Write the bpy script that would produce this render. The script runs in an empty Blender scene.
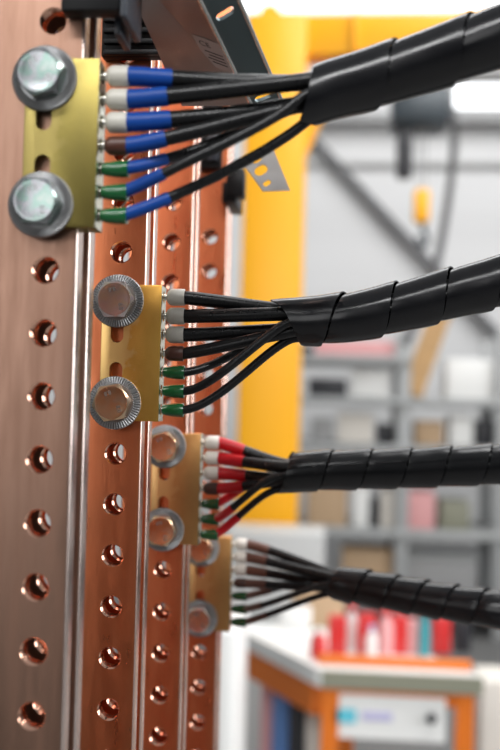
import bpy, bmesh, math, random
from mathutils import Vector, Matrix
random.seed(7)
C = bpy.context.scene.collection
PI = math.pi
mm = 0.001

# ------------------------------------------------------------------ camera
F = 1042.0
CAM = Vector((0, 0, 1.5))
yaw, pitch, roll = math.radians(5.0), math.radians(2.0), math.radians(1.4)
fwd = Vector((-math.sin(yaw)*math.cos(pitch), math.cos(yaw)*math.cos(pitch), math.sin(pitch)))
r0 = Vector((math.cos(yaw), math.sin(yaw), 0))
u0 = r0.cross(fwd)
right = r0*math.cos(roll) + u0*math.sin(roll)
up = u0*math.cos(roll) - r0*math.sin(roll)
def ray(px, py): return fwd + right*((px-250)/F) - up*((py-375)/F)
def PD(px, py, D): return CAM + ray(px, py)*D           # at a distance along the view axis
def PY(px, py, Y):                                       # on a wall-parallel plane y = Y
    d = ray(px, py); return CAM + d*(Y/d.y)

cam_d = bpy.data.cameras.new('camera'); cam = bpy.data.objects.new('camera', cam_d); C.objects.link(cam)
cam.matrix_world = Matrix(((right.x, up.x, -fwd.x, CAM.x), (right.y, up.y, -fwd.y, CAM.y), (right.z, up.z, -fwd.z, CAM.z), (0,0,0,1)))
cam_d.sensor_fit = 'HORIZONTAL'; cam_d.sensor_width = 24; cam_d.lens = F*24/500
cam_d.clip_start = 0.02; cam_d.clip_end = 100
cam_d.dof.use_dof = True; cam_d.dof.focus_distance = 0.502; cam_d.dof.aperture_fstop = 6.8
bpy.context.scene.camera = cam

# ------------------------------------------------------------------ materials
def mat(name, col, rough=.5, metal=0., noise=0., nscale=(30,30,30), col2=None, bump=0., bscale=None, coat=0., emit=0., ior=1.5, alpha=1., rnoise=0., spec=.5, trans=0.):
    m = bpy.data.materials.new(name); m.use_nodes = True
    nt = m.node_tree; b = nt.nodes['Principled BSDF']
    c = tuple(col)+(1,)
    b.inputs['Base Color'].default_value = c
    b.inputs['Roughness'].default_value = rough
    b.inputs['Metallic'].default_value = metal
    b.inputs['Coat Weight'].default_value = coat
    b.inputs['IOR'].default_value = ior
    b.inputs['Specular IOR Level'].default_value = spec
    b.inputs['Transmission Weight'].default_value = trans
    if emit:
        b.inputs['Emission Color'].default_value = c; b.inputs['Emission Strength'].default_value = emit
    if noise or bump or rnoise:
        tc = nt.nodes.new('ShaderNodeTexCoord'); mp = nt.nodes.new('ShaderNodeMapping')
        mp.inputs['Scale'].default_value = nscale
        nt.links.new(tc.outputs['Object'], mp.inputs['Vector'])
        nz = nt.nodes.new('ShaderNodeTexNoise'); nz.inputs['Scale'].default_value = 1.; nz.inputs['Detail'].default_value = 5
        nt.links.new(mp.outputs['Vector'], nz.inputs['Vector'])
        if noise:
            mx = nt.nodes.new('ShaderNodeMix'); mx.data_type = 'RGBA'
            mr = nt.nodes.new('ShaderNodeMapRange'); mr.inputs['From Min'].default_value = .35; mr.inputs['From Max'].default_value = .65
            mr.inputs['To Max'].default_value = noise
            nt.links.new(nz.outputs['Fac'], mr.inputs['Value']); nt.links.new(mr.outputs['Result'], mx.inputs['Factor'])
            mx.inputs['A'].default_value = c; mx.inputs['B'].default_value = tuple(col2 or [x*.6 for x in col])+(1,)
            nt.links.new(mx.outputs['Result'], b.inputs['Base Color'])
        if rnoise:
            mr2 = nt.nodes.new('ShaderNodeMapRange'); mr2.inputs['From Min'].default_value = .3; mr2.inputs['From Max'].default_value = .7
            mr2.inputs['To Min'].default_value = max(0, rough-rnoise); mr2.inputs['To Max'].default_value = rough+rnoise
            nt.links.new(nz.outputs['Fac'], mr2.inputs['Value']); nt.links.new(mr2.outputs['Result'], b.inputs['Roughness'])
        if bump:
            nz2 = nz
            if bscale:
                mp2 = nt.nodes.new('ShaderNodeMapping'); mp2.inputs['Scale'].default_value = bscale
                nt.links.new(tc.outputs['Object'], mp2.inputs['Vector'])
                nz2 = nt.nodes.new('ShaderNodeTexNoise'); nz2.inputs['Scale'].default_value = 1.; nz2.inputs['Detail'].default_value = 3
                nt.links.new(mp2.outputs['Vector'], nz2.inputs['Vector'])
            bp = nt.nodes.new('ShaderNodeBump'); bp.inputs['Strength'].default_value = bump; bp.inputs['Distance'].default_value = .0002
            nt.links.new(nz2.outputs['Fac'], bp.inputs['Height']); nt.links.new(bp.outputs['Normal'], b.inputs['Normal'])
    return m

BR = (2500, 2500, 60)
M = {}
M['copper'] = mat('copper', (.72,.235,.105), .33, 1, .55, (160,160,35), (.56,.155,.065), .35, BR, rnoise=.08)
M['copper_dull'] = mat('copper_brown_grey', (.37,.22,.16), .40, 1, .6, (200,200,25), (.27,.15,.105), .35, BR, rnoise=.08)  # browner, greyer copper for the nearest bar pair
M['copper_edge'] = mat('copper_edge_lit', (.92,.66,.56), .24, 1, .4, (200,200,30), (.80,.50,.40), .2, BR)  # bright window reflection on the bar sides put into a paler colour
M['copper_edge_dull'] = mat('copper_edge_lit_pale', (.80,.66,.60), .26, 1, .4, (200,200,30), (.66,.50,.44), .2, BR)  # same painted side reflection, for the nearest bar pair
M['copper_thread'] = mat('copper_thread', (.88,.50,.36), .14, 1)  # sparkle of the tapped holes put into a brighter copper colour
M['brass_edge'] = mat('brass_end_lit', (.86,.84,.70), .25, 1, .3, (300,300,300), (.76,.74,.55))  # paler than the block: reflection on the end face put into the colour
M['brass_olive'] = mat('brass_olive', (.28,.225,.065), .38, 1, .5, (120,120,60), (.23,.185,.06), .25, (300,300,2000))
M['brass_gold'] = mat('brass_gold', (.90,.50,.115), .36, 1, .6, (120,120,60), (.78,.40,.08), .25, (300,300,2000))
M['brass_tan'] = mat('brass_tan', (.68,.37,.14), .38, 1, .5, (120,120,60), (.58,.30,.11), .25, (300,300,2000))
def rubbed(m, amt):
    # contact wear: the bolted half of the block is paler and duller than the rest, with a ragged edge
    nt = m.node_tree; b = nt.nodes['Principled BSDF']; src = b.inputs['Base Color'].links[0].from_socket
    tc = nt.nodes.new('ShaderNodeTexCoord'); sx = nt.nodes.new('ShaderNodeSeparateXYZ'); nt.links.new(tc.outputs['Object'], sx.inputs['Vector'])
    nz = nt.nodes.new('ShaderNodeTexNoise'); nz.inputs['Scale'].default_value = 130; nz.inputs['Detail'].default_value = 4; nt.links.new(tc.outputs['Object'], nz.inputs['Vector'])
    mr = nt.nodes.new('ShaderNodeMapRange'); mr.inputs['From Min'].default_value = .35; mr.inputs['From Max'].default_value = .65
    mr.inputs['To Min'].default_value = -.005; mr.inputs['To Max'].default_value = .005; nt.links.new(nz.outputs['Fac'], mr.inputs['Value'])
    ad = nt.nodes.new('ShaderNodeMath'); nt.links.new(sx.outputs['X'], ad.inputs[0]); nt.links.new(mr.outputs['Result'], ad.inputs[1])
    m2 = nt.nodes.new('ShaderNodeMapRange'); m2.inputs['From Min'].default_value = .0045; m2.inputs['From Max'].default_value = .0075
    m2.inputs['To Min'].default_value = amt; m2.inputs['To Max'].default_value = 0; nt.links.new(ad.outputs['Value'], m2.inputs['Value'])
    mx = nt.nodes.new('ShaderNodeMix'); mx.data_type = 'RGBA'; nt.links.new(m2.outputs['Result'], mx.inputs['Factor'])
    nt.links.new(src, mx.inputs['A']); mx.inputs['B'].default_value = (.92,.70,.34,1); nt.links.new(mx.outputs['Result'], b.inputs['Base Color'])
rubbed(M['brass_gold'], .5); rubbed(M['brass_olive'], .07); rubbed(M['brass_tan'], .2)
M['zinc'] = mat('zinc_grey', (.36,.36,.36), .40, 1, .4, (200,200,200), (.28,.28,.29))
def iridescent(name, cols, rough=.24):
    m = mat(name, cols[0], rough, 1)
    nt = m.node_tree; b = nt.nodes['Principled BSDF']
    tc = nt.nodes.new('ShaderNodeTexCoord'); nz = nt.nodes.new('ShaderNodeTexNoise'); nz.inputs['Scale'].default_value = 110; nz.inputs['Detail'].default_value = 2
    nt.links.new(tc.outputs['Object'], nz.inputs['Vector'])
    rp = nt.nodes.new('ShaderNodeValToRGB')
    while len(rp.color_ramp.elements) < len(cols): rp.color_ramp.elements.new(.5)
    for k, e in enumerate(rp.color_ramp.elements):
        e.position = .32 + .36*k/(len(cols)-1); e.color = tuple(cols[k])+(1,)
    nt.links.new(nz.outputs['Fac'], rp.inputs['Fac']); nt.links.new(rp.outputs['Color'], b.inputs['Base Color'])
    return m
M['irid_green'] = iridescent('passivated_green', [(.34,.43,.40),(.42,.41,.44),(.30,.42,.38),(.42,.45,.43)])
M['irid_pink'] = iridescent('passivated_pink', [(.78,.60,.58),(.70,.62,.60),(.80,.66,.50),(.72,.55,.60)])
M['irid_copper_reflection'] = iridescent('passivated_copper_reflection', [(.80,.52,.30),(.78,.58,.40),(.82,.48,.26),(.72,.60,.50)])  # passivated zinc, with reflected copper put into the orange
M['steel'] = mat('steel_sheet', (.37,.345,.335), .38, 1, .2, (60,60,60), (.5,.5,.5), rnoise=.06)
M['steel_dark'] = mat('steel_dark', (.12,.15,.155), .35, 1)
M['black_plastic'] = mat('black_plastic', (.005,.005,.0055), .42, 0, spec=.22, bump=.1, nscale=(400,400,400))
M['spiral'] = mat('spiral_wrap_black', (.0035,.0035,.0045), .22, 0, .8, (35,140,140), (.006,.006,.007), .05, (220,220,220), rnoise=.05, spec=.46)
M['wire'] = mat('wire_black', (.006,.006,.0065), .30, 0, bump=.1, nscale=(500,500,500), rnoise=.05, spec=.35)
M['blue'] = mat('sleeve_blue', (.003,.043,.23), .4, spec=.3)
M['red'] = mat('sleeve_red', (.52,.006,.012), .36, spec=.35)
M['brown'] = mat('sleeve_brown', (.115,.045,.030), .36)
M['grey_f'] = mat('ferrule_grey', (.46,.44,.39), .42)
M['white_f'] = mat('ferrule_white', (.68,.64,.58), .42)
M['brown_f'] = mat('ferrule_brown', (.060,.018,.010), .4)
M['green_f'] = mat('ferrule_green', (.004,.085,.022), .22, coat=.3)
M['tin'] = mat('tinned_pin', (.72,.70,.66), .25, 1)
M['paper'] = mat('label_paper', (.62,.60,.58), .5)
M['ink'] = mat('ink', (.03,.03,.03), .5)
M['yellow'] = mat('crane_yellow', (.93,.43,.004), .42, noise=.3, nscale=(3,3,3), col2=(.88,.39,.004))
M['wall'] = mat('wall_panel', (.66,.66,.66), .6, noise=.3, nscale=(.3,.3,25), col2=(.58,.58,.585))
M['floor'] = mat('concrete_floor', (.15,.148,.145), .55, noise=.4, nscale=(2,2,2), col2=(.11,.11,.108))
M['grey_paint'] = mat('grey_paint', (.30,.30,.30), .45)
M['brace'] = mat('brace_paint', (.10,.10,.105), .5)
M['rackgrey'] = mat('rack_grey', (.36,.37,.37), .45)
M['white'] = mat('white_paint', (.80,.80,.78), .4)
M['cabinet_grey'] = mat('cabinet_light_grey', (.46,.46,.45), .5)
M['cream'] = mat('cream_card', (.70,.66,.60), .6)
M['card'] = mat('cardboard', (.48,.33,.20), .7)
M['wood'] = mat('raw_wood', (.56,.34,.15), .6, noise=.5, nscale=(4,4,30))
M['pink'] = mat('pink_card', (.72,.36,.36), .6)
M['redbox'] = mat('red_plastic', (.62,.03,.03), .35)
M['orange'] = mat('orange_paint', (.72,.17,.012), .42)
M['teal'] = mat('teal_plastic', (.05,.32,.36), .4)
M['cyan'] = mat('cyan_label', (.12,.55,.68), .5)
M['lav'] = mat('lavender_label', (.52,.50,.72), .5)
M['bluebox'] = mat('blue_plastic', (.12,.25,.55), .4)
M['dark'] = mat('dark_plastic', (.022,.023,.028), .45)
M['hoist'] = mat('hoist_blue_grey', (.030,.042,.052), .4)
M['khaki'] = mat('khaki_metal', (.24,.24,.18), .5)
M['pane'] = mat('daylit_glass', (.95,.98,1.0), .2, emit=1.35)

# ------------------------------------------------------------------ mesh helpers
def link(name, me, parent=None, m=None, loc=(0,0,0)):
    o = bpy.data.objects.new(name, me); C.objects.link(o)
    if m is not None and me is not None and not me.materials: me.materials.append(m)
    o.location = loc
    if parent: o.parent = parent
    return o
def tag(o, label, cat, group=None):
    o['label'] = label; o['category'] = cat
    if group: o['group'] = group
    return o
def thing(name, label, cat, loc, group=None, rot=(0,0,0)):
    o = bpy.data.objects.new(name, None); C.objects.link(o); o.location = loc; o.rotation_euler = rot
    o.empty_display_size = .01
    return tag(o, label, cat, group)
def copy_tree(o, loc=None, parent=None):
    c = o.copy(); C.objects.link(c)
    if parent: c.parent = parent
    if loc is not None: c.location = loc
    for ch in list(o.children): copy_tree(ch, None, c)
    return c
def mesh(name, V, Fc, smooth=None):
    me = bpy.data.meshes.new(name); me.from_pydata([tuple(v) for v in V], [], Fc); me.validate()
    bm = bmesh.new(); bm.from_mesh(me); bmesh.ops.recalc_face_normals(bm, faces=bm.faces); bm.to_mesh(me); bm.free()
    if smooth is not None:
        me.polygons.foreach_set('use_smooth', [True]*len(me.polygons)); me.set_sharp_from_angle(angle=math.radians(smooth))
    me.update(); return me
def join(*parts):
    V, Fc = [], []
    for v, f in parts:
        b = len(V); V += list(v); Fc += [tuple(i+b for i in q) for q in f]
    return V, Fc
def box(x0,x1,y0,y1,z0,z1):
    V = [Vector((x,y,z)) for x in (x0,x1) for y in (y0,y1) for z in (z0,z1)]
    return V, [(0,1,3,2),(4,6,7,5),(0,4,5,1),(2,3,7,6),(0,2,6,4),(1,5,7,3)]
def bevelled(name, parts, w, seg=2):
    me = mesh(name, *join(*parts))
    bm = bmesh.new(); bm.from_mesh(me)
    bmesh.ops.bevel(bm, geom=[e for e in bm.edges if e.calc_face_angle(0) > .5], offset=w, segments=seg, affect='EDGES', profile=.5)
    bm.to_mesh(me); bm.free()
    me.polygons.foreach_set('use_smooth', [True]*len(me.polygons)); me.set_sharp_from_angle(angle=math.radians(40))
    return me
def lathe(prof, n, axis='Y', rfun=None, cap=True):
    """prof: list of (radius, height) along the axis"""
    V, Fc = [], []
    for r, h in prof:
        for k in range(n):
            a = 2*PI*k/n
            rr = r if rfun is None else rfun(r, a)
            p = (rr*math.cos(a), rr*math.sin(a), h)
            if axis == 'Y': p = (p[0], h, p[1])
            if axis == 'X': p = (h, p[0], p[1])
            V.append(Vector(p))
    for i in range(len(prof)-1):
        for k in range(n):
            Fc.append((i*n+k, i*n+(k+1)%n, (i+1)*n+(k+1)%n, (i+1)*n+k))
    if cap:
        Fc.append(tuple(range(n))); Fc.append(tuple((len(prof)-1)*n+k for k in range(n)))
    return V, Fc
def frames(P, ref):
    out = []
    for i in range(len(P)):
        t = (P[min(i+1,len(P)-1)] - P[max(i-1,0)]).normalized()
        v = (ref - t*ref.dot(t)).normalized(); u = v.cross(t)
        if u.dot(up) < 0: u = -u
        out.append((t, u, v))
    return out
def tube(P, rad, n=14, ref=None):
    ref = ref or -fwd
    fr = frames(P, ref); V, Fc = [], []
    for i, p in enumerate(P):
        r = rad[i] if isinstance(rad, (list, tuple)) else rad
        t, u, v = fr[i]
        for k in range(n):
            a = 2*PI*k/n; V.append(p + u*(r*math.cos(a)) + v*(r*math.sin(a)))
    for i in range(len(P)-1):
        for k in range(n): Fc.append((i*n+k, i*n+(k+1)%n, (i+1)*n+(k+1)%n, (i+1)*n+k))
    Fc.append(tuple(range(n))); Fc.append(tuple((len(P)-1)*n+k for k in range(n)))
    return V, Fc
def cut(me, cutters):
    a = bpy.data.objects.new('tmp_a', me); b = bpy.data.objects.new('tmp_b', cutters); C.objects.link(a); C.objects.link(b)
    md = a.modifiers.new('b', 'BOOLEAN'); md.operation = 'DIFFERENCE'; md.solver = 'EXACT'; md.object = b
    dg = bpy.context.evaluated_depsgraph_get()
    out = bpy.data.meshes.new_from_object(a.evaluated_get(dg))
    bpy.data.objects.remove(a); bpy.data.objects.remove(b)
    bm = bmesh.new(); bm.from_mesh(out); bmesh.ops.triangulate(bm, faces=bm.faces); bm.to_mesh(out); bm.free()
    out.polygons.foreach_set('use_smooth', [True]*len(out.polygons)); out.set_sharp_from_angle(angle=math.radians(35))
    return out
def text_mesh(s, size, depth):
    cu = bpy.data.curves.new('t', 'FONT'); cu.body = s; cu.size = size; cu.extrude = depth; cu.align_x = 'CENTER'; cu.align_y = 'CENTER'
    o = bpy.data.objects.new('t', cu); C.objects.link(o)
    me = bpy.data.meshes.new_from_object(o.evaluated_get(bpy.context.evaluated_depsgraph_get()))
    bpy.data.objects.remove(o); return me
def sm(name, label, cat, me, m, loc=(0,0,0), group=None): return tag(link(name, me, None, m, loc), label, cat, group)

# ------------------------------------------------------------------ busbars
BARS = [  # pixel of one hole, pixels per 25 mm
    ((45.5,270), 63.1), ((121.5,252), 50.3), ((163,570), 41.2), ((199.5,652), 34.8)]
TB, GAP, HW, HL = 10*mm, 10*mm, 12.6*mm, 27*mm
BAR = []
for (hx, hy), q in BARS: BAR.append(PD(hx, hy, F*25*mm/q))
# one flat bar, local origin at a hole centre on the front face; 13 holes each way
zlo, zhi, rc = -1.3, .33, 1.1*mm
prof = []
for cx, cy, a0 in ((HW-rc, rc, -PI/2), (HW-rc, TB-rc, 0), (-HL+rc, TB-rc, PI/2), (-HL+rc, rc, PI)):
    for k in range(5):
        a = a0 + PI/2*k/4; prof.append((cx+rc*math.cos(a), cy+rc*math.sin(a)))
n = len(prof)
V = [Vector((x,y,zlo)) for x,y in prof] + [Vector((x,y,zhi)) for x,y in prof]
Fc = [(k,(k+1)%n,n+(k+1)%n,n+k) for k in range(n)] + [tuple(range(n)), tuple(range(n,2*n))]
bar_me = mesh('busbar', V, Fc)
thr = [(5.55*mm, -1*mm), (5.55*mm, 0.0), (5.1*mm, .5*mm)]
z = .7*mm
while z < TB-1.6*mm:
    thr += [(5.65*mm, z+.55*mm), (5.1*mm, z+1.1*mm)]; z += 1.1*mm
thr += [(5.55*mm, TB), (5.55*mm, TB+1*mm)]
cs = []
for k in range(-17, 13):
    v, f = lathe(thr, 24, 'Y'); cs.append(([p+Vector((0,0,k*25*mm)) for p in v], f))
bar_me = cut(bar_me, mesh('c', *join(*cs)))
bar_me.name = 'busbar'
who = ['the brownish blurred pair carrying the olive brass block', 'the pair carrying the sharp golden brass block',
       'the pair behind the red-sleeved block', 'the farthest pair beside the yellow column']
for i, b in enumerate(BAR):
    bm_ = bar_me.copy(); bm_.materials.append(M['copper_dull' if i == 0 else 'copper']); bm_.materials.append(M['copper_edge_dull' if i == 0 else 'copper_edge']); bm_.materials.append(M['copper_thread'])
    for p in bm_.polygons:
        c = p.center; zz = c.z - round(c.z/(25*mm))*25*mm
        inhole = abs(c.z) < .45 and math.hypot(c.x, zz) < 6.2*mm and abs(p.normal.y) < .95
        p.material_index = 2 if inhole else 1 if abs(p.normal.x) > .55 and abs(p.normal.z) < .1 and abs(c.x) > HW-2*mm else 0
    for v in bm_.vertices:
        if v.co.z < -1.2: v.co.z = .005-b.z
        elif v.co.z > .325: v.co.z = 1.83-b.z
    for j in range(2):
        o = link('busbar', bm_, None, None, (b.x, b.y + j*(TB+GAP), b.z))
        tag(o, ('front' if j == 0 else 'rear') + ' drilled copper bar of ' + who[i], 'busbar')

# ------------------------------------------------------------------ terminal blocks
T = 5*mm; TL = 13*mm
B2 = BAR[1]
p0 = PY(100.5, 352, B2.y-T); p1 = PY(160.3, 352, B2.y-T); pc = PY(118, 350.5, B2.y-T)
XL, XR = p0.x-B2.x, p1.x-B2.x
zb = [round((PY(118,301,B2.y-T).z - B2.z)/(25*mm))*25*mm]   # upper bolt relative to the reference hole
TOP = 8.2*mm; BOT = -50*mm-8.7*mm                                  # relative to the upper bolt
wz = [3.0-9.3*k for k in range(7)]                                  # wire heights, mm below the upper bolt
wy = TL*.5
V = [Vector((x,y,z)) for z in (BOT,TOP) for x,y in ((XL,0),(XR,0),(XR,TL),(HW+.6*mm,TL),(HW+.6*mm,T-.02*mm),(XL,T-.02*mm))]
me = bevelled('block', [(V, [tuple(range(6)),tuple(range(6,12))]+[(k,(k+1)%6,6+(k+1)%6,6+k) for k in range(6)])], .4*mm, 2)
cs = []
for zc, zlen in ((0,14*mm),(-50*mm,14*mm)):
    hw, hl = 3.2*mm, 10.5*mm
    z0_, z1_ = (zc-20.5*mm+hw, zc+2*mm) if zc == 0 else (zc-2*mm, zc+20.0*mm-hw)
    out = [(hw*math.cos(PI+PI*k/10), z0_+hw*math.sin(PI+PI*k/10)) for k in range(11)] + [(hw*math.cos(PI*k/10), z1_+hw*math.sin(PI*k/10)) for k in range(11)]
    nn = len(out)
    cs.append(([Vector((x,-.01,z)) for x,z in out]+[Vector((x,T+.01,z)) for x,z in out],
               [(k,(k+1)%nn,nn+(k+1)%nn,nn+k) for k in range(nn)]+[tuple(range(nn)),tuple(range(nn,2*nn))]))
for k in range(7):
    v, f = lathe([(3.0*mm, XR-5*mm), (3.0*mm, XR+2*mm)], 20, 'X'); cs.append(([p+Vector((0,wy,wz[k]*mm)) for p in v], f))
block_me = cut(me, mesh('c', *join(*cs)))
block_me.name = 'terminal_block'
ub = []
for i, (bx, by) in enumerate(((45,81),(119,302),(169,447.5),(204,551))):
    zz = PY(bx, by, BAR[i].y-T).z - BAR[i].z
    ub.append(Vector((BAR[i].x - (1.2*mm if i == 0 else 0), BAR[i].y-T, BAR[i].z + round(zz/(25*mm))*25*mm)))
blab = ['olive brass terminal block feeding the blue-sleeved wires', 'golden brass terminal block feeding the plain black wires in sharp focus',
        'brass terminal block feeding the red-sleeved wires', 'small distant brass terminal block feeding the brown-sleeved wires']
for i, mm_ in enumerate(('brass_olive','brass_gold','brass_tan','brass_tan')):
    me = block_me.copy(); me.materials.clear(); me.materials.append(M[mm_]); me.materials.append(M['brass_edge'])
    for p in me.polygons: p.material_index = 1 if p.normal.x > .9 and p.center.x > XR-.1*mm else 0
    sm('terminal_block', blab[i], 'terminal block', me, None, ub[i])

# ------------------------------------------------------------------ washers and bolts
NW = 116
def washer_prof(n):
    V, Fc = [], []
    rings = [(3.4,0,0),(12.9,0,0),(13.1,-.7,0),(12.7,-1.3,.25),(11.2,-1.7,.30),(9.9,-2.1,.25),(9.5,-2.3,0),(3.4,-2.3,0)]
    for r, h, d in rings:
        for k in range(n):
            a = 2*PI*k/n; hh = h + (d if k % 2 else -d)
            V.append(Vector((r*mm*math.cos(a), hh*mm, r*mm*math.sin(a))))
    R = len(rings)
    for i in range(R):
        for k in range(n): Fc.append((i*n+k, i*n+(k+1)%n, ((i+1)%R)*n+(k+1)%n, ((i+1)%R)*n+k))
    return V, Fc
washer_me = mesh('washer', *washer_prof(NW)); washer_me.materials.append(M['zinc'])
AF = 17.0*mm; RC = 7.9*mm; HH = 7.0*mm
def hexr(a): 
    a = (a + PI/6) % (PI/3) - PI/6
    return AF/2/math.cos(a)
n = 48; V = []; Fc = []
for ring in range(6):
    for k in range(n):
        a = 2*PI*k/n; R = hexr(a)
        if ring == 0: r, h = R, 0
        elif ring == 1: r, h = R, HH-(R-RC)*.55-.1*mm
        elif ring == 2: r, h = RC, HH
        elif ring == 3: r, h = RC-.5*mm, HH+.02*mm
        elif ring == 4: r, h = RC-1.4*mm, HH-.18*mm
        else: r, h = .5*mm, HH-.2*mm
        V.append(Vector((r*math.cos(a), -h, r*math.sin(a))))
for i in range(5):
    for k in range(n): Fc.append((i*n+k, i*n+(k+1)%n, (i+1)*n+(k+1)%n, (i+1)*n+k))
Fc += [tuple(range(n)), tuple(5*n+k for k in range(n))]
head_me = mesh('head', V, Fc, 25)
shank_me = mesh('shank', *lathe([(2.95*mm, 0),(2.95*mm, TB+T+2.3*mm),(2.4*mm,TB+T+3*mm)], 20, 'Y'), 30)
t88 = text_mesh('8.8', 2.9*mm, .12*mm)
bolt_mats = [('irid_green','irid_green'),('irid_pink','irid_copper_reflection'),('irid_copper_reflection','irid_copper_reflection'),('irid_copper_reflection','irid_pink')]
bn = ['the olive brass block', 'the golden brass block', 'the block with red-sleeved wires', 'the farthest brass block']
rots = [[.25,.55],[.50,.35],[.3,.6],[.2,.5]]
for i in range(4):
    for j in range(2):
        p = ub[i] + Vector((0,0,-50*mm*j))
        th = thing('hex_bolt', ('upper' if j == 0 else 'lower') + ' iridescent hex bolt with serrated washer clamping ' + bn[i], 'bolt', p + Vector((0,-2.3*mm,0)), 'hex bolts on the brass blocks', (0, rots[i][j], 0))
        hm = head_me.copy(); hm.materials.append(M[bolt_mats[i][j]]); link('head', hm, th)
        link('shank', shank_me, th, M['zinc'])
        link('serrated_washer', washer_me, th, None, (0,2.3*mm,0))
        for a, s in ((-.3, t88), (2.3, t88)):
            o = link('grade_mark', s, th, M['zinc'] if i == 0 else M[bolt_mats[i][1-j]])
            o.rotation_euler = (PI/2, -a-PI/2 if a > 0 else -a+.6, 0)
            o.location = (4.9*mm*math.cos(a), -HH+.12*mm, 4.9*mm*math.sin(a))

# ------------------------------------------------------------------ wires and spiral wraps
def cr(P, per):   # Catmull-Rom
    out = []
    Q = [P[0]*2-P[1]] + P + [P[-1]*2-P[-2]]
    for i in range(1, len(Q)-2):
        for k in range(per):
            t = k/per; a,b,c,d = Q[i-1],Q[i],Q[i+1],Q[i+2]
            out.append(.5*((2*b)+(c-a)*t+(2*a-5*b+4*c-d)*t*t+(3*b-a-3*c+d)*t**3))
    out.append(P[-1]); return out
def resample(P, step):
    out = [P[0]]; acc = 0
    for i in range(1, len(P)):
        a, b = P[i-1], P[i]; L = (b-a).length
        if L < 1e-9: continue
        s = step-acc
        while s <= L: out.append(a.lerp(b, s/L)); s += step
        acc = L-(s-step)
    return out
# per bundle: spine pixels with distances, turn pitch, first angle, end taper turns, ferrule/sleeve materials
BUN = [
  dict(path=[(260,116,.418),(303,100,.419),(330,90,.420),(381,76,.420),(460,50,.416),(500,36,.412),(580,8,.405),(660,-22,.40),(780,-70,.39),(900,-120,.38)], pitch=31*mm, a0=1.90, taper=.55, dl=-.5, b0=9, ex=.2, rt=.5, sleeve='blue', fer='grey_f', nm='blue-sleeved', fl=1.5, w=0.985, i0=36),
  dict(path=[(252,322.5,.512),(300,321,.510),(328,319.5,.507),(353,316.5,.505),(401,306.5,.503),(461,291,.500),(500,281.5,.497),(580,260,.49),(660,236,.485),(800,182,.475),(950,125,.465)], pitch=27*mm, a0=1.42, taper=.66, dl=3, b0=11, ex=.40, rt=.2, sleeve=None, fer='grey_f', nm='plain black', fl=1.5, w=0.965, i0=32),
  dict(path=[(263,475.5,.622),(290,473,.621),(320,470.5,.620),(410,468,.618),(455,466,.616),(500,464,.615),(570,460,.612),(650,455,.61),(800,440,.605),(950,420,.60)], pitch=23.5*mm, a0=1.9, taper=.3, ex=.1, rt=.4, sleeve='red', fer='white_f', nm='red-sleeved', fl=1.2, w=0.955, i0=18),
  dict(path=[(319,580,.724),(333,582,.721),(350,585,.716),(400,594,.705),(440,601,.695),(480,607,.685),(500,609.5,.68),(570,619,.67),(650,630,.66),(740,642,.65)], pitch=20*mm, a0=1.7, taper=.5, sleeve='brown', fer='white_f', nm='brown-sleeved', fl=1.7, w=0.965, i0=16),
]
OFF = [(3.7,-3.6),(3.5,3.6),(-3.5,-3.6),(-3.7,3.6),(0,-7.9),(0.3,7.9),(-7.9,0)]   # (up, towards camera) mm
OFF[4] = (.1,-8.1); OFF[5] = (-.3,8.0); OFF[6] = (-8.1,0)
ordn = ['topmost', 'second from top', 'third from top', 'fourth from top', 'third from bottom', 'second from bottom', 'lowest']
RIN = 10.6*mm
def relax(todo):
    # push neighbouring wires apart until they only touch
    import numpy as np
    A = [np.array([tuple(p + th.location) for p in H]) for th, H, r, tk in todo]
    fix = 9
    for it in range(60):
        mv = [np.zeros_like(a) for a in A]; worst = 0
        for i in range(len(A)):
            for j in range(i+1, len(A)):
                need = todo[i][2] + todo[j][2] + .12*mm
                n = min(150, len(A[i])), min(150, len(A[j]))
                D = A[i][:n[0],None,:] - A[j][None,:n[1],:]
                L = np.sqrt((D**2).sum(2)); k = L.argmin(1); rows = np.arange(n[0]); l = L[rows,k]
                sel = np.where(l < need)[0]
                if len(sel) == 0: continue
                worst = max(worst, (need-l[sel]).max())
                d = D[sel,k[sel]]/np.maximum(l[sel],1e-6)[:,None]*((need-l[sel])/2)[:,None]*.7
                mv[i][sel] += d
                np.add.at(mv[j], k[sel], -d)
        for i in range(len(A)):
            m = mv[i]; sm_ = m.copy()
            for q in range(3): sm_[1:-1] = (sm_[:-2]+2*sm_[1:-1]+sm_[2:])/4
            m = np.where(np.abs(sm_) > np.abs(m), sm_, m*.6+sm_*.4); m[:fix] = 0
            A[i] += m
            B = A[i].copy(); B[1:-1] = (A[i][:-2]+2*A[i][1:-1]+A[i][2:])/4; A[i][fix:140] = B[fix:140]
        if worst < .03*mm: break
    for (th, H, r, tk), a in zip(todo, A):
        for q in range(len(H)): H[q] = Vector(a[q]) - th.location
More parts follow.
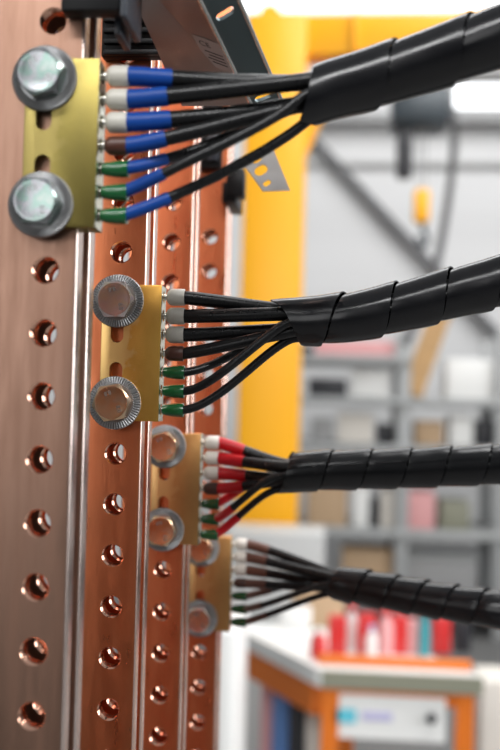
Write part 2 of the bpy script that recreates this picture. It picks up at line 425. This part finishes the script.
for i, bd in enumerate(BUN):
    sp = resample(cr([PD(x,y,d) for x,y,d in bd['path']], 24), 1.0*mm)
    fr = frames(sp, -fwd)
    todo = []
    for k in range(7):
        thick = k < 4
        rad = (3.45 if k < 3 else 3.0)*mm if thick else 2.15*mm
        st = ub[i] + Vector((XR, wy, wz[k]*mm))
        th = thing('wire', '%s wire with %s ferrule, %s of seven on %s' % ('black' if not bd['sleeve'] else bd['nm']+' black', ('pale' if k < 3 else 'brown' if k == 3 else 'green'), ordn[k], bn[i].replace('the block with red-sleeved wires','the third block').replace('the ','the ')), 'wire', st, 'wires of the %s bundle' % bd['nm'])
        # pin
        link('ferrule_pin', mesh('pin', *lathe([(1.75*mm,-6*mm),(1.75*mm,3.0*mm)], 14, 'X'), 40), th, M['tin'])
        if thick:
            rr = rad + .75*mm
            pr = [(2.0,1.6),(rr/mm-1.3,2.0),(rr/mm-.25,3.2),(rr/mm,4.4),(rr/mm,10.2),(rr/mm-.25,10.5),(rr/mm-.7,10.5),(rr/mm-.9,10.0)]
            fm = mesh('ferrule', *lathe([(a*mm,b*mm) for a,b in pr], 24, 'X'), 40)
            fmat = M[bd['fer']] if k < 3 else M['brown_f']; flen = 10.2*mm
        else:
            pr = [(1.8,.6),(2.3,.9),(2.8,3.0),(3.2,6.0),(3.35,8.5),(3.4,11.0),(3.3,11.3),(2.5,11.3),(2.3,10.6)]
            fm = mesh('ferrule', *lathe([(a*mm,b*mm) for a,b in pr], 24, 'X', rfun=lambda r,a: r*(1+.035*(math.cos(8*a)>.4))), 30)
            fmat = M['green_f']; flen = 11.0*mm
        link('ferrule_collar', fm, th, fmat)
        # centreline
        i0 = bd['i0'] - ((18,12,12,8)[i] if k > 3 else 0); u_, v_ = OFF[k]
        t0, fu, fv = fr[i0]
        A = Vector((flen-2*mm, 0, 0)); Bp = sp[i0] + fu*(u_*mm) - st
        d = (Bp-A).length
        ta = Vector((1, 0, random.uniform(-.02,.02)))*d*(.45 if thick else .85)
        if not thick and i != 1: ta = (Vector((1,0,0))*.4 + (Bp-A).normalized()*.6)*d*.6
        tb = t0*d*(.40 if thick else .5)
        if k in (5,6): tb = (t0 + fu*(.38 if k == 6 else .40)).normalized()*d*.8
        H = []
        for q in range(48):
            s = q/47; e = min(1, s/(.6 if thick else .5)); e = e*e*(3-2*e)
            H.append(A*(2*s**3-3*s*s+1)+ta*(s**3-2*s*s+s)+Bp*(-2*s**3+3*s*s)+tb*(s**3-s*s) + fv*(v_*mm*e + (math.copysign(2.8*mm, v_)*math.sin(PI*min(1, s/.85)) if k in (4,5) else 0)))
        for q in range(i0+(8 if thick else 12), len(sp), 4):
            t_, a_, b_ = fr[q]; H.append(sp[q]+a_*(u_*mm)+b_*(v_*mm)-st)
        H = resample(cr(H, 3), 1.2*mm)
        todo.append((th, H, rad, thick))
    relax(todo)
    for th, H, rad, thick in todo:
        link('insulation', mesh('insulation', *tube(H, rad, 16), 60), th, M['wire'])
        if bd['sleeve']:
            L = (19.5 if thick else 20.5) + random.uniform(-1.0,1.0)
            Sp = [p for p in H]; acc = 0; S2 = [Sp[0]]
            for q in range(1, len(Sp)):
                acc += (Sp[q]-Sp[q-1]).length
                if acc > L*mm: break
                S2.append(Sp[q])
            rs = [rad+.42*mm]*len(S2); rs[-1] = rad+.30*mm
            link('heat_shrink_sleeve', mesh('sleeve', *tube(S2, rs, 18), 60), th, M[bd['sleeve']])
    # helical wrap
    P_ = bd['pitch']; step = 2*PI/48
    nt_ = int((len(sp)-3-38)*mm/P_ *48)
    W = P_*bd['w']; V = []; Fc = []; m_ = 9
    for s in range(nt_):
        phi = bd['a0']*PI - s*step
        s0 = s*step/(2*PI)*P_
        f0 = max(0., 1 - s/(48*bd['taper']))**1.0
        ex = bd.get('ex', 0); tt = s/48 - bd['taper']
        ua = .93*f0**.8 - ex*(1-f0)**2.5 if tt < 0 else -ex*max(0, 1-tt/bd.get('rt', .3))
        ring = []
        for side in (0,1):
            for q in range(m_):
                uu = q/(m_-1) if side == 0 else 1-q/(m_-1)
                uu = ua + (1-ua)*uu
                ss = s0 - bd.get('dl',0)*mm + (uu-.25)*W
                idx = ss/mm + bd.get('b0',3)
                idx = max(0, min(len(sp)-1.001, idx)); a = int(idx); fr_ = idx-a
                c = sp[a].lerp(sp[a+1], fr_); t_, fu, fv = fr[a]
                r = RIN + .1*mm + bd['fl']*mm*(.6*uu + .4*uu*uu) + (.9*mm if side == 0 else 0)
                if side == 0 and (q == 0 or q == m_-1): r -= .25*mm
                ring.append(c + fu*(r*math.cos(phi)) + fv*(r*math.sin(phi)))
        V += ring
    R = 2*m_
    for s in range(nt_-1):
        for q in range(R): Fc.append((s*R+q, s*R+(q+1)%R, (s+1)*R+(q+1)%R, (s+1)*R+q))
    Fc += [tuple(range(R)), tuple((nt_-1)*R+q for q in range(R))]
    sm('spiral_wrap', 'black plastic spiral wrap binding the %s wires' % bd['nm'], 'spiral cable wrap', mesh('spiral_wrap', V, Fc, 40), M['spiral'])

# ------------------------------------------------------------------ bracket and insulators at the top
def plate(pts, thick, name, nrm=None):
    """solid plate from a front polygon, thickness away from the camera"""
    n_ = (pts[1]-pts[0]).cross(pts[2]-pts[0]).normalized()
    if n_.dot(fwd) < 0: n_ = -n_
    k = len(pts); V = list(pts)+[p+n_*thick for p in pts]
    return V, [tuple(range(k)), tuple(range(k,2*k))]+[(a,(a+1)%k,k+(a+1)%k,k+a) for a in range(k)], n_
def slot_cut(c, ax, ay, n_, L, w, d=.01):
    out = [c+ax*(L/2-w/2)+ax*(w/2*math.cos(a))+ay*(w/2*math.sin(a)) for a in [-PI/2+PI*k/8 for k in range(9)]] + [c-ax*(L/2-w/2)+ax*(w/2*math.cos(a))+ay*(w/2*math.sin(a)) for a in [PI/2+PI*k/8 for k in range(9)]]
    k = len(out); V = [p-n_*d for p in out]+[p+n_*d for p in out]
    return V, [tuple(range(k)), tuple(range(k,2*k))]+[(a,(a+1)%k,k+(a+1)%k,k+a) for a in range(k)]
# edges of the folded rail: fold edge, outer lip edge, inner edge
fa, fb = PD(174,-52,.400), PD(252,106,.500)
la, lb = PD(214,-58,.406), PD(284,106,.506)
ia, ib = PD(108,-58,.425), PD(182,106,.525)
rail = thing('steel_rail', 'folded steel rail with mirror-like flange and rating sticker above the wires', 'bracket', fa)
V, Fc, n_ = plate([fa, la, lb, fb], 2*mm, 'web')
ax = (fb-fa).normalized(); ay = (la-fa); ay = (ay-ax*ay.dot(ax)).normalized()
cs = []
mid = lambda t, w=.5: fa.lerp(fb,t).lerp(la.lerp(lb,t), w)
for t in (.37,.93): cs.append(slot_cut(mid(t), ay, ax, n_, 9*mm, 4.5*mm))
wm = cut(mesh('web', [v-fa for v in V], Fc), mesh('c', [v-fa for v in join(*cs)[0]], join(*cs)[1]))
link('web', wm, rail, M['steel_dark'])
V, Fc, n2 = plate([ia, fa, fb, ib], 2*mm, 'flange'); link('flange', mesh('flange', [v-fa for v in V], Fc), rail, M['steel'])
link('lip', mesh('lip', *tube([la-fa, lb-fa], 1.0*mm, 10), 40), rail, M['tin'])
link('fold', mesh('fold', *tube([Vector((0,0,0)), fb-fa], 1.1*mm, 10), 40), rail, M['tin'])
# sticker on the flange
sa, sb = PD(172,34,.51), PD(220,62,.51)
ex = (fb-fa).normalized(); ey = (ia-fa); ey = (ey-ex*ey.dot(ex)).normalized(); nn2 = ex.cross(ey)
if nn2.dot(fwd) > 0: nn2 = -nn2
base = fa.lerp(fb, .645) + ey*10*mm + nn2*.15*mm
def onfl(x0,x1,y0,y1,h0,h1):
    V = [base+ex*(x*mm)+ey*(y*mm)+nn2*(h*mm)-fa for x in (x0,x1) for y in (y0,y1) for h in (h0,h1)]
    return V, box(0,1,0,1,0,1)[1]
stk = link('rating_sticker', mesh('sticker', *onfl(-10,13,-9,6,0,.1)), rail, mat('sticker_film', (.42,.36,.34), .35))
ce = text_mesh('CE', 5.2*mm, .03*mm)
o = link('printed_mark', ce, stk, M['ink'])
rotm = Matrix((ey, -ex, nn2)).transposed()
if rotm.determinant() < 0: rotm = Matrix((-ey, -ex, nn2)).transposed()
o.matrix_local = Matrix.Translation(base + ex*(-5*mm) + ey*(1*mm) + nn2*.15*mm - fa) @ rotm.to_4x4()
lines = [onfl(0+2.6*q, .9+2.6*q, -7, 3-1.5*(q%2), .1, .16) for q in range(4)]
link('printed_lines', mesh('lines', *join(*lines)), stk, M['ink'])

# small perforated bracket farther back
q = [PD(243,163,.60), PD(272,146,.60), PD(290,190,.60), PD(263,191,.60)]
V, Fc, n_ = plate(q, 2.5*mm, 'tab'); o_ = q[0]
cx = (q[1]-q[0]).normalized(); cy = n_.cross(cx)
cs = [slot_cut(PD(x,y,.60), cx, cy, n_, L*mm, w*mm) for x,y,L,w in ((257,160,5,2.6),(261,170,8,5.5),(267,183,5,3))]
J = join(*cs)
sm('unattached_perforated_bracket', 'small grey perforated steel bracket before the yellow column', 'bracket', cut(mesh('tab', [v-o_ for v in V], Fc), mesh('c', [v-o_ for v in J[0]], J[1])), M['steel'], o_)  # plate floats free

def pbox(x0,y0,x1,y1,Y,depth):
    """box whose front face covers a rectangle seen at plane Y"""
    a, b, c, d = PY(x0,y0,Y), PY(x1,y0,Y), PY(x0,y1,Y), PY(x1,y1,Y)
    return ((a.x+c.x)/2, (b.x+d.x)/2, Y, Y+depth, (c.z+d.z)/2, (a.z+b.z)/2)
def sub(parts, o): return [([v-o for v in V], f) for V, f in parts]
# insulating supports
Y1, Y2, Y3, Y4 = [b.y for b in BAR]
org = PY(95, 0, Y1-8*mm)
s1 = thing('busbar_support', 'black stepped plastic busbar support above the olive brass block', 'busbar support', org)
link('body', bevelled('body', sub([box(*pbox(62,-90,121,10,Y1-10*mm,9.4*mm))], org), .8*mm), s1, M['black_plastic'])
link('end_cheek', bevelled('cheek', sub([box(*pbox(121,-90,128,16,Y1-12*mm,30*mm))], org), .8*mm), s1, mat('grey_plastic', (.035,.04,.05), .35))
link('rib', bevelled('rib', sub([box(*pbox(114,17,121,34,Y1+2*mm,20*mm))], org), .6*mm), s1, bpy.data.materials['grey_plastic'])
org = PY(130, 40, Y2-12*mm)
s2 = thing('busbar_support', 'black ribbed plastic busbar support behind the topmost blue-sleeved wire', 'busbar support', org)
link('body', bevelled('body', sub([box(*pbox(103,-90,168,56,Y2-8*mm,7.5*mm))], org), .8*mm), s2, M['black_plastic'])
for k in range(4):
    link('rib', bevelled('rib', sub([box(*pbox(103,16+11*k,160,21+11*k,Y2-11*mm,2.9*mm))], org), .5*mm), s2, M['black_plastic'])
org = PY(215, 150, Y4-20*mm)
s3 = thing('busbar_support', 'black plastic busbar support clip peeking under the blue-sleeved bundle', 'busbar support', org)
link('body', bevelled('body', sub([box(*pbox(176,70,222,168,Y4-12*mm,11*mm))], org), .8*mm), s3, M['black_plastic'])
link('clip', bevelled('clip', sub([box(*pbox(226,168,244,196,Y4-16*mm,16*mm))], org), .8*mm), s3, M['black_plastic'])
link('clip', bevelled('clip', sub([box(*pbox(207,132,218,160,Y4-16*mm,3.8*mm))], org), .8*mm), s3, bpy.data.materials['grey_plastic'])
link('added_bridge', bevelled('added_bridge', sub([box(*pbox(222,182,236,202,Y4-13*mm,50*mm))], org), .8*mm), s3, M['black_plastic'])  # added piece reaching back beside the farthest bars to support the clip

# ------------------------------------------------------------------ the hall
def struct(name, parts, m):
    o = link(name, mesh(name, *join(*parts)), None, m); o['kind'] = 'structure'; return o
YW = 9.0
struct('floor', [box(-5,7,-4,YW,-.1,0)], M['floor'])
struct('wall_back', [box(-5,7,YW,YW+.2,0,7)], M['wall'])
Yb = YW-.02
wn = struct('window_1', [box(*pbox(455,45,640,108,Yb-.04,.03))], M['pane'])
f = pbox(455,45,640,108,Yb-.06,.05)
fr_ = [box(f[0]-.06,f[0],f[2],f[3],f[4]-.06,f[5]+.06), box(f[0],f[1],f[2],f[3],f[5],f[5]+.06), box(f[0],f[1],f[2],f[3],f[4]-.06,f[4])]
link('window_frame', mesh('wf', *join(*fr_)), wn, M['grey_paint'])
wn = struct('window_2', [box(*pbox(170,-140,640,10,Yb-.04,.03))], M['pane'])
struct('trim_1', [box(*pbox(300,112,700,121,Yb-.16,.12))], M['grey_paint'])
struct('trim_2', [box(*pbox(200,161,700,165,Yb-.04,.03))], M['cabinet_grey'])
# brace
def bar2(a, b, w, d):
    t = (b-a).normalized(); s = t.cross(Vector((0,1,0))).normalized()*w/2; y = Vector((0,d,0))
    V = [a-s,a+s,b+s,b-s]; V = V+[v+y for v in V]
    return V, [(0,1,2,3),(4,5,6,7),(0,1,5,4),(1,2,6,5),(2,3,7,6),(3,0,4,7)]
sm('diagonal_brace', 'dark grey diagonal steel brace across the pale hall wall', 'brace', mesh('brace', *bar2(PY(296,120,8.86), PY(296,120,8.86)+(PY(440,273,8.86)-PY(296,120,8.86))*((PY(296,120,8.86).z-.06)/(PY(296,120,8.86).z-PY(440,273,8.86).z)), .065, .08)), M['brace'])

# jib crane
Yc = 4.4
cr_o = PY(272, 700, Yc); cr_o.z = 0
crane = thing('jib_crane', 'yellow jib crane with square column and boom behind the busbars', 'crane', cr_o)
x0,x1,_,_,_,zt = pbox(241,20,302,500,Yc,.3)
zt = PY(270,12,Yc).z
link('column', bevelled('column', sub([box(x0,x1,Yc,Yc+.22,0.02,zt)], cr_o), .012), crane, M['yellow'])
link('base_plate', bevelled('bp', sub([box(x0-.1,x1+.1,Yc-.1,Yc+.32,0,.02)], cr_o), .004), crane, M['yellow'])
bx = pbox(302,16,900,98,Yc,.12)
bz0, bz1 = PY(330,52,Yc).z, PY(330,11,Yc).z
link('boom', bevelled('boom', sub([box(x1,x1+2.2,Yc+.03,Yc+.19,bz0,bz1)], cr_o), .008), crane, M['yellow'])
px_ = PY(355,40,Yc).x
link('stiffener', bevelled('st', sub([box(px_-.008,px_+.008,Yc-.0,Yc+.03,bz0,bz1)], cr_o), .002), crane, M['yellow'])
tr = [PY(301,85,Yc+.06), PY(336,85,Yc+.06), PY(301,165,Yc+.06)]
V = [p-cr_o for p in tr]+[p-cr_o+Vector((0,.08,0)) for p in tr]
link('gusset', mesh('gusset', V, [(0,1,2),(3,4,5),(0,1,4,3),(1,2,5,4),(2,0,3,5)]), crane, M['yellow'])
kz = PY(270,2,Yc).z; kx0, kx1 = PY(256,5,Yc).x, PY(284,5,Yc).x
V = [Vector((kx0,Yc+.05,zt)),Vector((kx1,Yc+.05,zt)),Vector(((kx0+kx1)/2+.02,Yc+.05,kz+.01)),Vector(((kx0+kx1)/2-.03,Yc+.05,kz+.01))]
V = [p-cr_o for p in V]+[p-cr_o+Vector((0,.12,0)) for p in V]
link('top_lug', mesh('lug', V, [(0,1,2,3),(4,5,6,7),(0,1,5,4),(1,2,6,5),(2,3,7,6),(3,0,4,7)]), crane, M['yellow'])

# chain hoist
Yh = 6.0
ho = PY(420, 100, Yh)
hoist = thing('hanging_chain_hoist', 'dark chain hoist with a yellow hook block hanging before the wall', 'hoist', ho)
link('body', bevelled('hb', sub([box(*pbox(392,84,450,124,Yh,.3)), box(*pbox(402,74,440,86,Yh+.05,.2))], ho), .03), hoist, M['hoist'])
link('chain_bag', bevelled('hc', sub([box(*pbox(397,124,413,176,Yh+.05,.12))], ho), .02), hoist, M['dark'])
ch = []
for xx in (419, 425):
    ch.append(tube([PY(xx,122,Yh+.1)-ho, PY(xx,190,Yh+.1)-ho], .006, 8))
link('chain', mesh('chain', *join(*ch)), hoist, M['rackgrey'])
link('hook_block', bevelled('hk', sub([box(*pbox(414,188,430,222,Yh+.06,.09))], ho), .02), hoist, M['yellow'])
hk = [PY(423,222,Yh+.1), PY(424,232,Yh+.1), PY(428,238,Yh+.1), PY(424,246,Yh+.1), PY(418,242,Yh+.1), PY(418,237,Yh+.1)]
link('hook', mesh('hook', *tube([p-ho for p in cr(hk,6)], .016, 10), 60), hoist, M['hoist'])
cb = [PY(449,100,Yh+.1), PY(455,128,Yh+.1), PY(452,170,Yh+.1), PY(446,215,Yh+.1), PY(437,262,Yh+.1), PY(425,300,Yh+.1), PY(405,345,Yh+.1)]
link('power_cable', mesh('pc', *tube([p-ho for p in cr(cb,8)], .024, 10), 60), hoist, M['brace'])
sm('assumed_hoist_beam', 'assumed grey overhead runway beam carrying the chain hoist', 'beam', bevelled('hbm', [box(ho.x-.3, ho.x+1.6, Yh+.08, Yh+.22, PY(420,73,Yh).z, PY(420,55,Yh).z)], .01), M['grey_paint'])  # assumed beam above the hoist; nothing built holds it up

# storage rack
Yr = 7.2
def px2x(px, Y): return PY(px, 400, Y).x
def py2z(py, px, Y): return PY(px, py, Y).z
rx0, rxm, rxm2, rx1 = px2x(305,Yr), px2x(404,Yr), px2x(497,Yr), px2x(640,Yr)
rk = thing('storage_rack', 'grey steel storage rack against the hall wall', 'rack', (rxm, Yr, 0))
ro = Vector((rxm, Yr, 0))
rtop = py2z(330, 404, Yr)
for xx in (rx0-.25, rxm, rxm2+.04, rx1+.2):
    for yy in (Yr, Yr+.75):
        link('upright', bevelled('up', sub([box(xx-.045,xx+.045,yy,yy+.06,0,rtop)], ro), .006), rk, M['rackgrey'])
SH = [356, 398, 445, 530, 600]
shz = [py2z(v, 404, Yr) for v in SH]
for zz in shz:
    link('shelf', bevelled('sh', sub([box(rx0-.25,(rxm+.04) if zz == shz[0] else rx1+.2,Yr-.02,Yr+.85,zz-.055,zz)], ro), .006), rk, M['rackgrey'])
def boxthing(name, label, cat, x0p, x1p, h, lvl, m, Y=None, dep=.35, group=None, lidm=None):
    Y = Y or Yr+.09
    a, b = px2x(x0p,Y), px2x(x1p,Y); z0 = shz[lvl]+.002
    hm_ = h/F*Y
    o = Vector(((a+b)/2, Y, z0))
    if lidm:
        t = thing(name, label, cat, o, group)
        link('body', bevelled('b', sub([box(a,b,Y,Y+dep,z0,z0+hm_*.86)], o), .012), t, m)
        link('lid', bevelled('l', sub([box(a-.01,b+.01,Y-.01,Y+dep+.01,z0+hm_*.86,z0+hm_)], o), .01), t, lidm)
        return t
    return sm(name, label, cat, bevelled(name, sub([box(a,b,Y,Y+dep,z0,z0+hm_)], o), .012), m, o, group)
boxthing('carton', 'flat pinkish red carton on the top rack shelf', 'box', 314, 394, 15, 0, M['pink'])
boxthing('carton', 'white carton beside dark gear on the second rack shelf', 'box', 351, 389, 27, 1, M['white'])
boxthing('storage_case', 'dark flat case next to a white carton on the rack', 'case', 308, 347, 18, 1, M['dark'])
boxthing('carton', 'large white carton on the second shelf by the plank', 'box', 446, 503, 40, 1, M['white'])
boxthing('carton', 'grey box on the third rack shelf near the column', 'box', 312, 334, 24, 2, M['grey_paint'])
boxthing('carton', 'pale carton tipped on the third rack shelf', 'box', 338, 374, 30, 2, M['cream'])
boxthing('carton', 'dark grey bin beside the rack upright', 'bin', 378, 396, 20, 2, M['dark'])
boxthing('carton', 'brown carton on the third shelf past the upright', 'box', 416, 444, 24, 2, M['card'])
boxthing('carton', 'white carton on the third shelf past the brown one', 'box', 450, 474, 30, 2, M['white'])
boxthing('carton', 'pink and red carton standing on the fourth shelf', 'box', 409, 437, 36, 3, M['pink'])
boxthing('carton', 'tan cardboard box on the fourth shelf beside the column', 'box', 309, 349, 40, 3, M['card'])
boxthing('carton', 'white slim carton on the fourth shelf', 'box', 355, 371, 38, 3, M['white'])
boxthing('carton', 'cream slim carton on the fourth shelf', 'box', 383, 401, 36, 3, M['cream'])
boxthing('carton', 'khaki metal tin on the fourth shelf', 'tin', 442, 472, 28, 3, M['khaki'])
boxthing('carton', 'small dark red tin on the second shelf past the large white carton', 'tin', 507, 525, 24, 1, M['redbox'])
boxthing('carton', 'tan carton beside the upright on the second rack shelf', 'box', 411, 424, 20, 1, M['card'], Y=Yr+.2)
boxthing('carton', 'dark narrow bin on the third shelf beside the white carton', 'bin', 478, 496, 26, 2, M['dark'])
boxthing('carton', 'low grey tray on the top shelf beside the pink carton', 'tray', 300, 312, 10, 0, M['dark'])
boxthing('carton', 'narrow dark box between two slim cartons on the fourth shelf', 'box', 373, 381, 28, 3, M['dark'])
boxthing('storage_crate', 'dull grey lidded crate on the bottom shelf', 'crate', 405, 480, 44, 4, M['grey_paint'], lidm=M['rackgrey'])
boxthing('carton', 'brown carton on the bottom shelf beside the crate', 'box', 345, 398, 46, 4, M['card'])
sm('wooden_plank', 'raw wooden plank leaning upright before the storage rack', 'plank', mesh('plank', *bar2(Vector((px2x(412,Yr+.03),Yr+.07,shz[1]+.035)), Vector((px2x(441,Yr+.03),Yr+.07,PY(441,308,Yr).z)), .15, .03)), M['wood'])

# orange workbench
Yn = 2.7
nc = PY(322, 669, Yn)                      # near top corner
bz = nc.z
far = PY(224, 620, 1); d = far-CAM; far = CAM + d*((bz-CAM.z)/d.z)
fr2 = PY(475, 665, Yn); fr2.z = bz
ev = (far-nc); ev.z = 0; el = ev.length; ev.normalize()
fx = Vector((1,0,0)); fl = fr2.x-nc.x
bench = thing('workbench', 'orange framed workbench with a white top and drawer panel', 'workbench', (nc.x, nc.y, 0))
bo = Vector((nc.x, nc.y, 0))
def slab(p, a, la_, b, lb_, z0, z1):
    q = [p, p+a*la_, p+a*la_+b*lb_, p+b*lb_]
    V = [Vector((v.x,v.y,z0))-bo for v in q]+[Vector((v.x,v.y,z1))-bo for v in q]
    return V, [(0,1,2,3),(4,5,6,7),(0,1,5,4),(1,2,6,5),(2,3,7,6),(3,0,4,7)]
link('top', mesh('top', *slab(nc, fx, fl+.02, ev, el, bz-.018, bz)), bench, M['white'])
link('front_edge', mesh('fe', *slab(nc-Vector((0,.012,0)), fx, fl+.02, Vector((0,1,0)), .012, bz-.045, bz-.002)), bench, M['khaki'])
link('side_edge', mesh('se', *slab(nc-Vector((.012,0,0)), ev, el, fx, .0119, bz-.045, bz)), bench, M['white'])
pw = .045
for p in (nc+Vector((.0,.004,0)), nc+fx*(fl-pw), nc+ev*(el-.05), nc+ev*(el-.05)+fx*(fl-pw)):
    link('leg', mesh('leg', *slab(p, fx, pw, Vector((0,1,0)), pw, 0, bz-.02)), bench, M['orange'])
link('rail', mesh('rail', *slab(nc+fx*pw+Vector((0,.01,0)), fx, fl-2*pw, Vector((0,1,0)), .03, bz-.085, bz-.046)), bench, M['orange'])
link('rail', mesh('rail', *slab(nc+ev*.05+Vector((.0,0,0)), ev, el-.1, fx, .03, bz-.13, bz-.046)), bench, M['orange'])
dz1, dz0 = PY(390,697,Yn).z, PY(390,741,Yn).z
dx0, dx1 = PY(334,720,Yn).x, PY(446,720,Yn).x
dr = link('drawer', mesh('drawer', *slab(Vector((dx0,Yn+.008,0)), fx, dx1-dx0, Vector((0,1,0)), .3, dz0, dz1)), bench, M['white'])
kp = PY(431,717,Yn+.008)-bo
link('knob', mesh('knob', [v+kp for v in lathe([(.010,0),(.014,-.012),(.012,-.02)], 16, 'Y')[0]], lathe([(.010,0),(.014,-.012),(.012,-.02)], 16, 'Y')[1], 40), dr, M['dark'])
def panel(x0,y0,x1,y1,m,nm):
    a, b = PY(x0,y0,Yn), PY(x1,y1,Yn)
    link(nm, mesh(nm, *slab(Vector((a.x,Yn+.004,0)), fx, b.x-a.x, Vector((0,1,0)), .004, b.z, a.z)), dr, m)
panel(335,709,356,724,M['cyan'],'cyan_sticker'); panel(362,712,392,722,M['lav'],'lavender_sticker')

# things on the bench
def on_bench(px, py, hpx, wpx, kind, m, label, cat, name, capm=None):
    d_ = ray(px, py); p = CAM + d_*((bz-CAM.z)/d_.z)
    s = p.y/F; r = wpx*s/2; h = hpx*s
    if kind == 'bottle':
        t = thing(name, label, cat, p)
        link('body', mesh('body', *lathe([(r*.9,0),(r,.05*h),(r,.62*h),(r*.45,.8*h),(r*.4,.84*h)], 20, 'Z'), 40), t, m)
        link('cap', mesh('cap', *lathe([(r*.5,.84*h),(r*.5,h*.98),(r*.42,h)], 16, 'Z'), 40), t, capm or M['white'])
    else:
        sm(name, label, cat, bevelled(name, [box(-r,r,-min(r,.012)*.8,min(r,.02)*.8,0,h)], min(r,h)*.18), m, p)
items = [
 (318,658,30,16,'bottle','redbox','short red bottle at the edge of the bench clutter','white'),
 (337,654,38,18,'box','redbox','tall red bin standing first in the bench row','red'),
 (351,650,46,14,'bottle','white','white bottle between two red bins on the bench','redbox'),
 (366,654,40,18,'box','redbox','red bin just behind the white bottles','red'),
 (371,658,32,12,'bottle','white','small white bottle before a red bin','lav'),
 (385,654,46,16,'bottle','pink','tall pink bottle in the bench row','redbox'),
 (399,654,38,16,'box','redbox','red bin beside the teal bottle','red'),
 (412,654,34,12,'box','pink','pink carton touching the teal bottle','box'),
 (424,656,48,11,'bottle','teal','teal bottle standing in the red bench row','teal'),
 (441,654,36,18,'box','redbox','dark red bin near the end of the bench row','red'),
 (462,652,40,16,'box','dark','black box at the end of the bench row','box')]
for x,y,h,w,kind,m,lab,cp in items:
    on_bench(x,y,h,w,kind,M[m],lab,'bottle' if kind == 'bottle' else 'bin','bottle' if kind == 'bottle' else 'parts_bin', M.get(cp))
on_bench(394,667,9,150,'box',M['orange'],'long shallow orange tray along the front of the bench top','tray','tray')
on_bench(262,622,20,26,'box',M['rackgrey'],'pale grey box on the far bench corner','box','storage_box')
on_bench(296,628,22,30,'box',M['white'],'white box on the bench behind the white top edge','box','storage_box')
on_bench(318,628,52,52,'box',M['card'],'cardboard box at the back of the bench','box','carton')

# clutter beside the bench
def gbox(name, label, cat, x0,y0,x1,y1,Y,dep,m):
    b = pbox(x0,y0,x1,y1,Y,dep); o = Vector(((b[0]+b[1])/2, Y, 0.0))
    return sm(name, label, cat, bevelled(name, sub([box(b[0],b[1],b[2],b[3],0.0,b[5])], o), .01), m, o)
gbox('cabinet', 'narrow white cabinet edge beside the farthest busbar', 'cabinet', 214,630,233,900,2.2,.3,M['white'])
gbox('cabinet', 'low light grey cabinet at the foot of the yellow column', 'cabinet', 222,532,322,760,Yc-.45,.3,M['cabinet_grey'])
def tub(t, wid, hgt, m, lab):
    p = nc + ev*(el*t) + fx*.10
    sm('storage_tub', lab, 'tub', bevelled('tub', [box(-wid/2,wid/2,-.04,.04,0,hgt)], .01), m, Vector((p.x,p.y,.001)))
tub(.84,.04,bz-.12,M['pink'],'pinkish upright board under the far corner of the bench')
tub(.70,.05,bz-.12,M['bluebox'],'tall blue tub under the bench side')
tub(.50,.07,bz-.13,M['dark'],'dark upright bag under the bench side')
tub(.36,.06,bz-.16,M['cream'],'cream sack under the bench by the orange leg')
gbox('storage_tub', 'cream crate beyond the bench end', 'tub', 480,682,540,800,3.1,.2,M['cream'])

# ------------------------------------------------------------------ light
w = bpy.data.worlds.new('world'); bpy.context.scene.world = w; w.use_nodes = True
nt = w.node_tree; bg = nt.nodes['Background']
tc = nt.nodes.new('ShaderNodeTexCoord'); sx = nt.nodes.new('ShaderNodeSeparateXYZ'); nt.links.new(tc.outputs['Generated'], sx.inputs['Vector'])
mr = nt.nodes.new('ShaderNodeMapRange'); mr.inputs['From Min'].default_value = -.3; mr.inputs['From Max'].default_value = .9
mr.inputs['To Min'].default_value = .08; mr.inputs['To Max'].default_value = .36
nt.links.new(sx.outputs['Z'], mr.inputs['Value'])
bg.inputs['Color'].default_value = (.93,.97,1,1); nt.links.new(mr.outputs['Result'], bg.inputs['Strength'])
def area(name, loc, target, sx_, sy_, power, col=(1,1,1)):
    l = bpy.data.lights.new(name, 'AREA'); l.shape = 'RECTANGLE'; l.size = sx_; l.size_y = sy_; l.energy = power; l.color = col
    o = bpy.data.objects.new(name, l); C.objects.link(o); o.location = loc
    o.rotation_euler = (Vector(target)-Vector(loc)).to_track_quat('-Z','Y').to_euler(); return o
area('side_window_light', (4.5, 1.0, 2.4), (0, .6, 1.4), 4, 2.2, 170, (.97,.98,1))
area('rear_fill_light', (-1.9, -3.0, 2.1), (-.1, .6, 1.4), 2.2, 1.6, 22)  # added fill lamp, no known window there; gives the bar faces their reflection
area('overhead_fill_light', (.4, -1.3, 3.1), (.2, .6, 1.4), 4, .28, 92)  # added strip lamp, unseen; lays the bright streak along the wraps
area('hall_fill_light', (1.5, 5.0, 6.5), (1.5, 7.0, 0), 6, 3, 290)  # added unseen lamp to brighten the hall background
area('hall_fill_light', (2.0, 1.6, 6.0), (.8, 5.0, 1.6), 4, 2, 235)  # added unseen lamp to brighten the yellow crane and wall
sc = bpy.context.scene
sc.view_settings.view_transform = 'Standard'; sc.view_settings.look = 'None'; sc.view_settings.gamma = 1; sc.view_settings.use_curve_mapping = False
sc.view_settings.exposure = 0
bpy.context.view_layer.update()
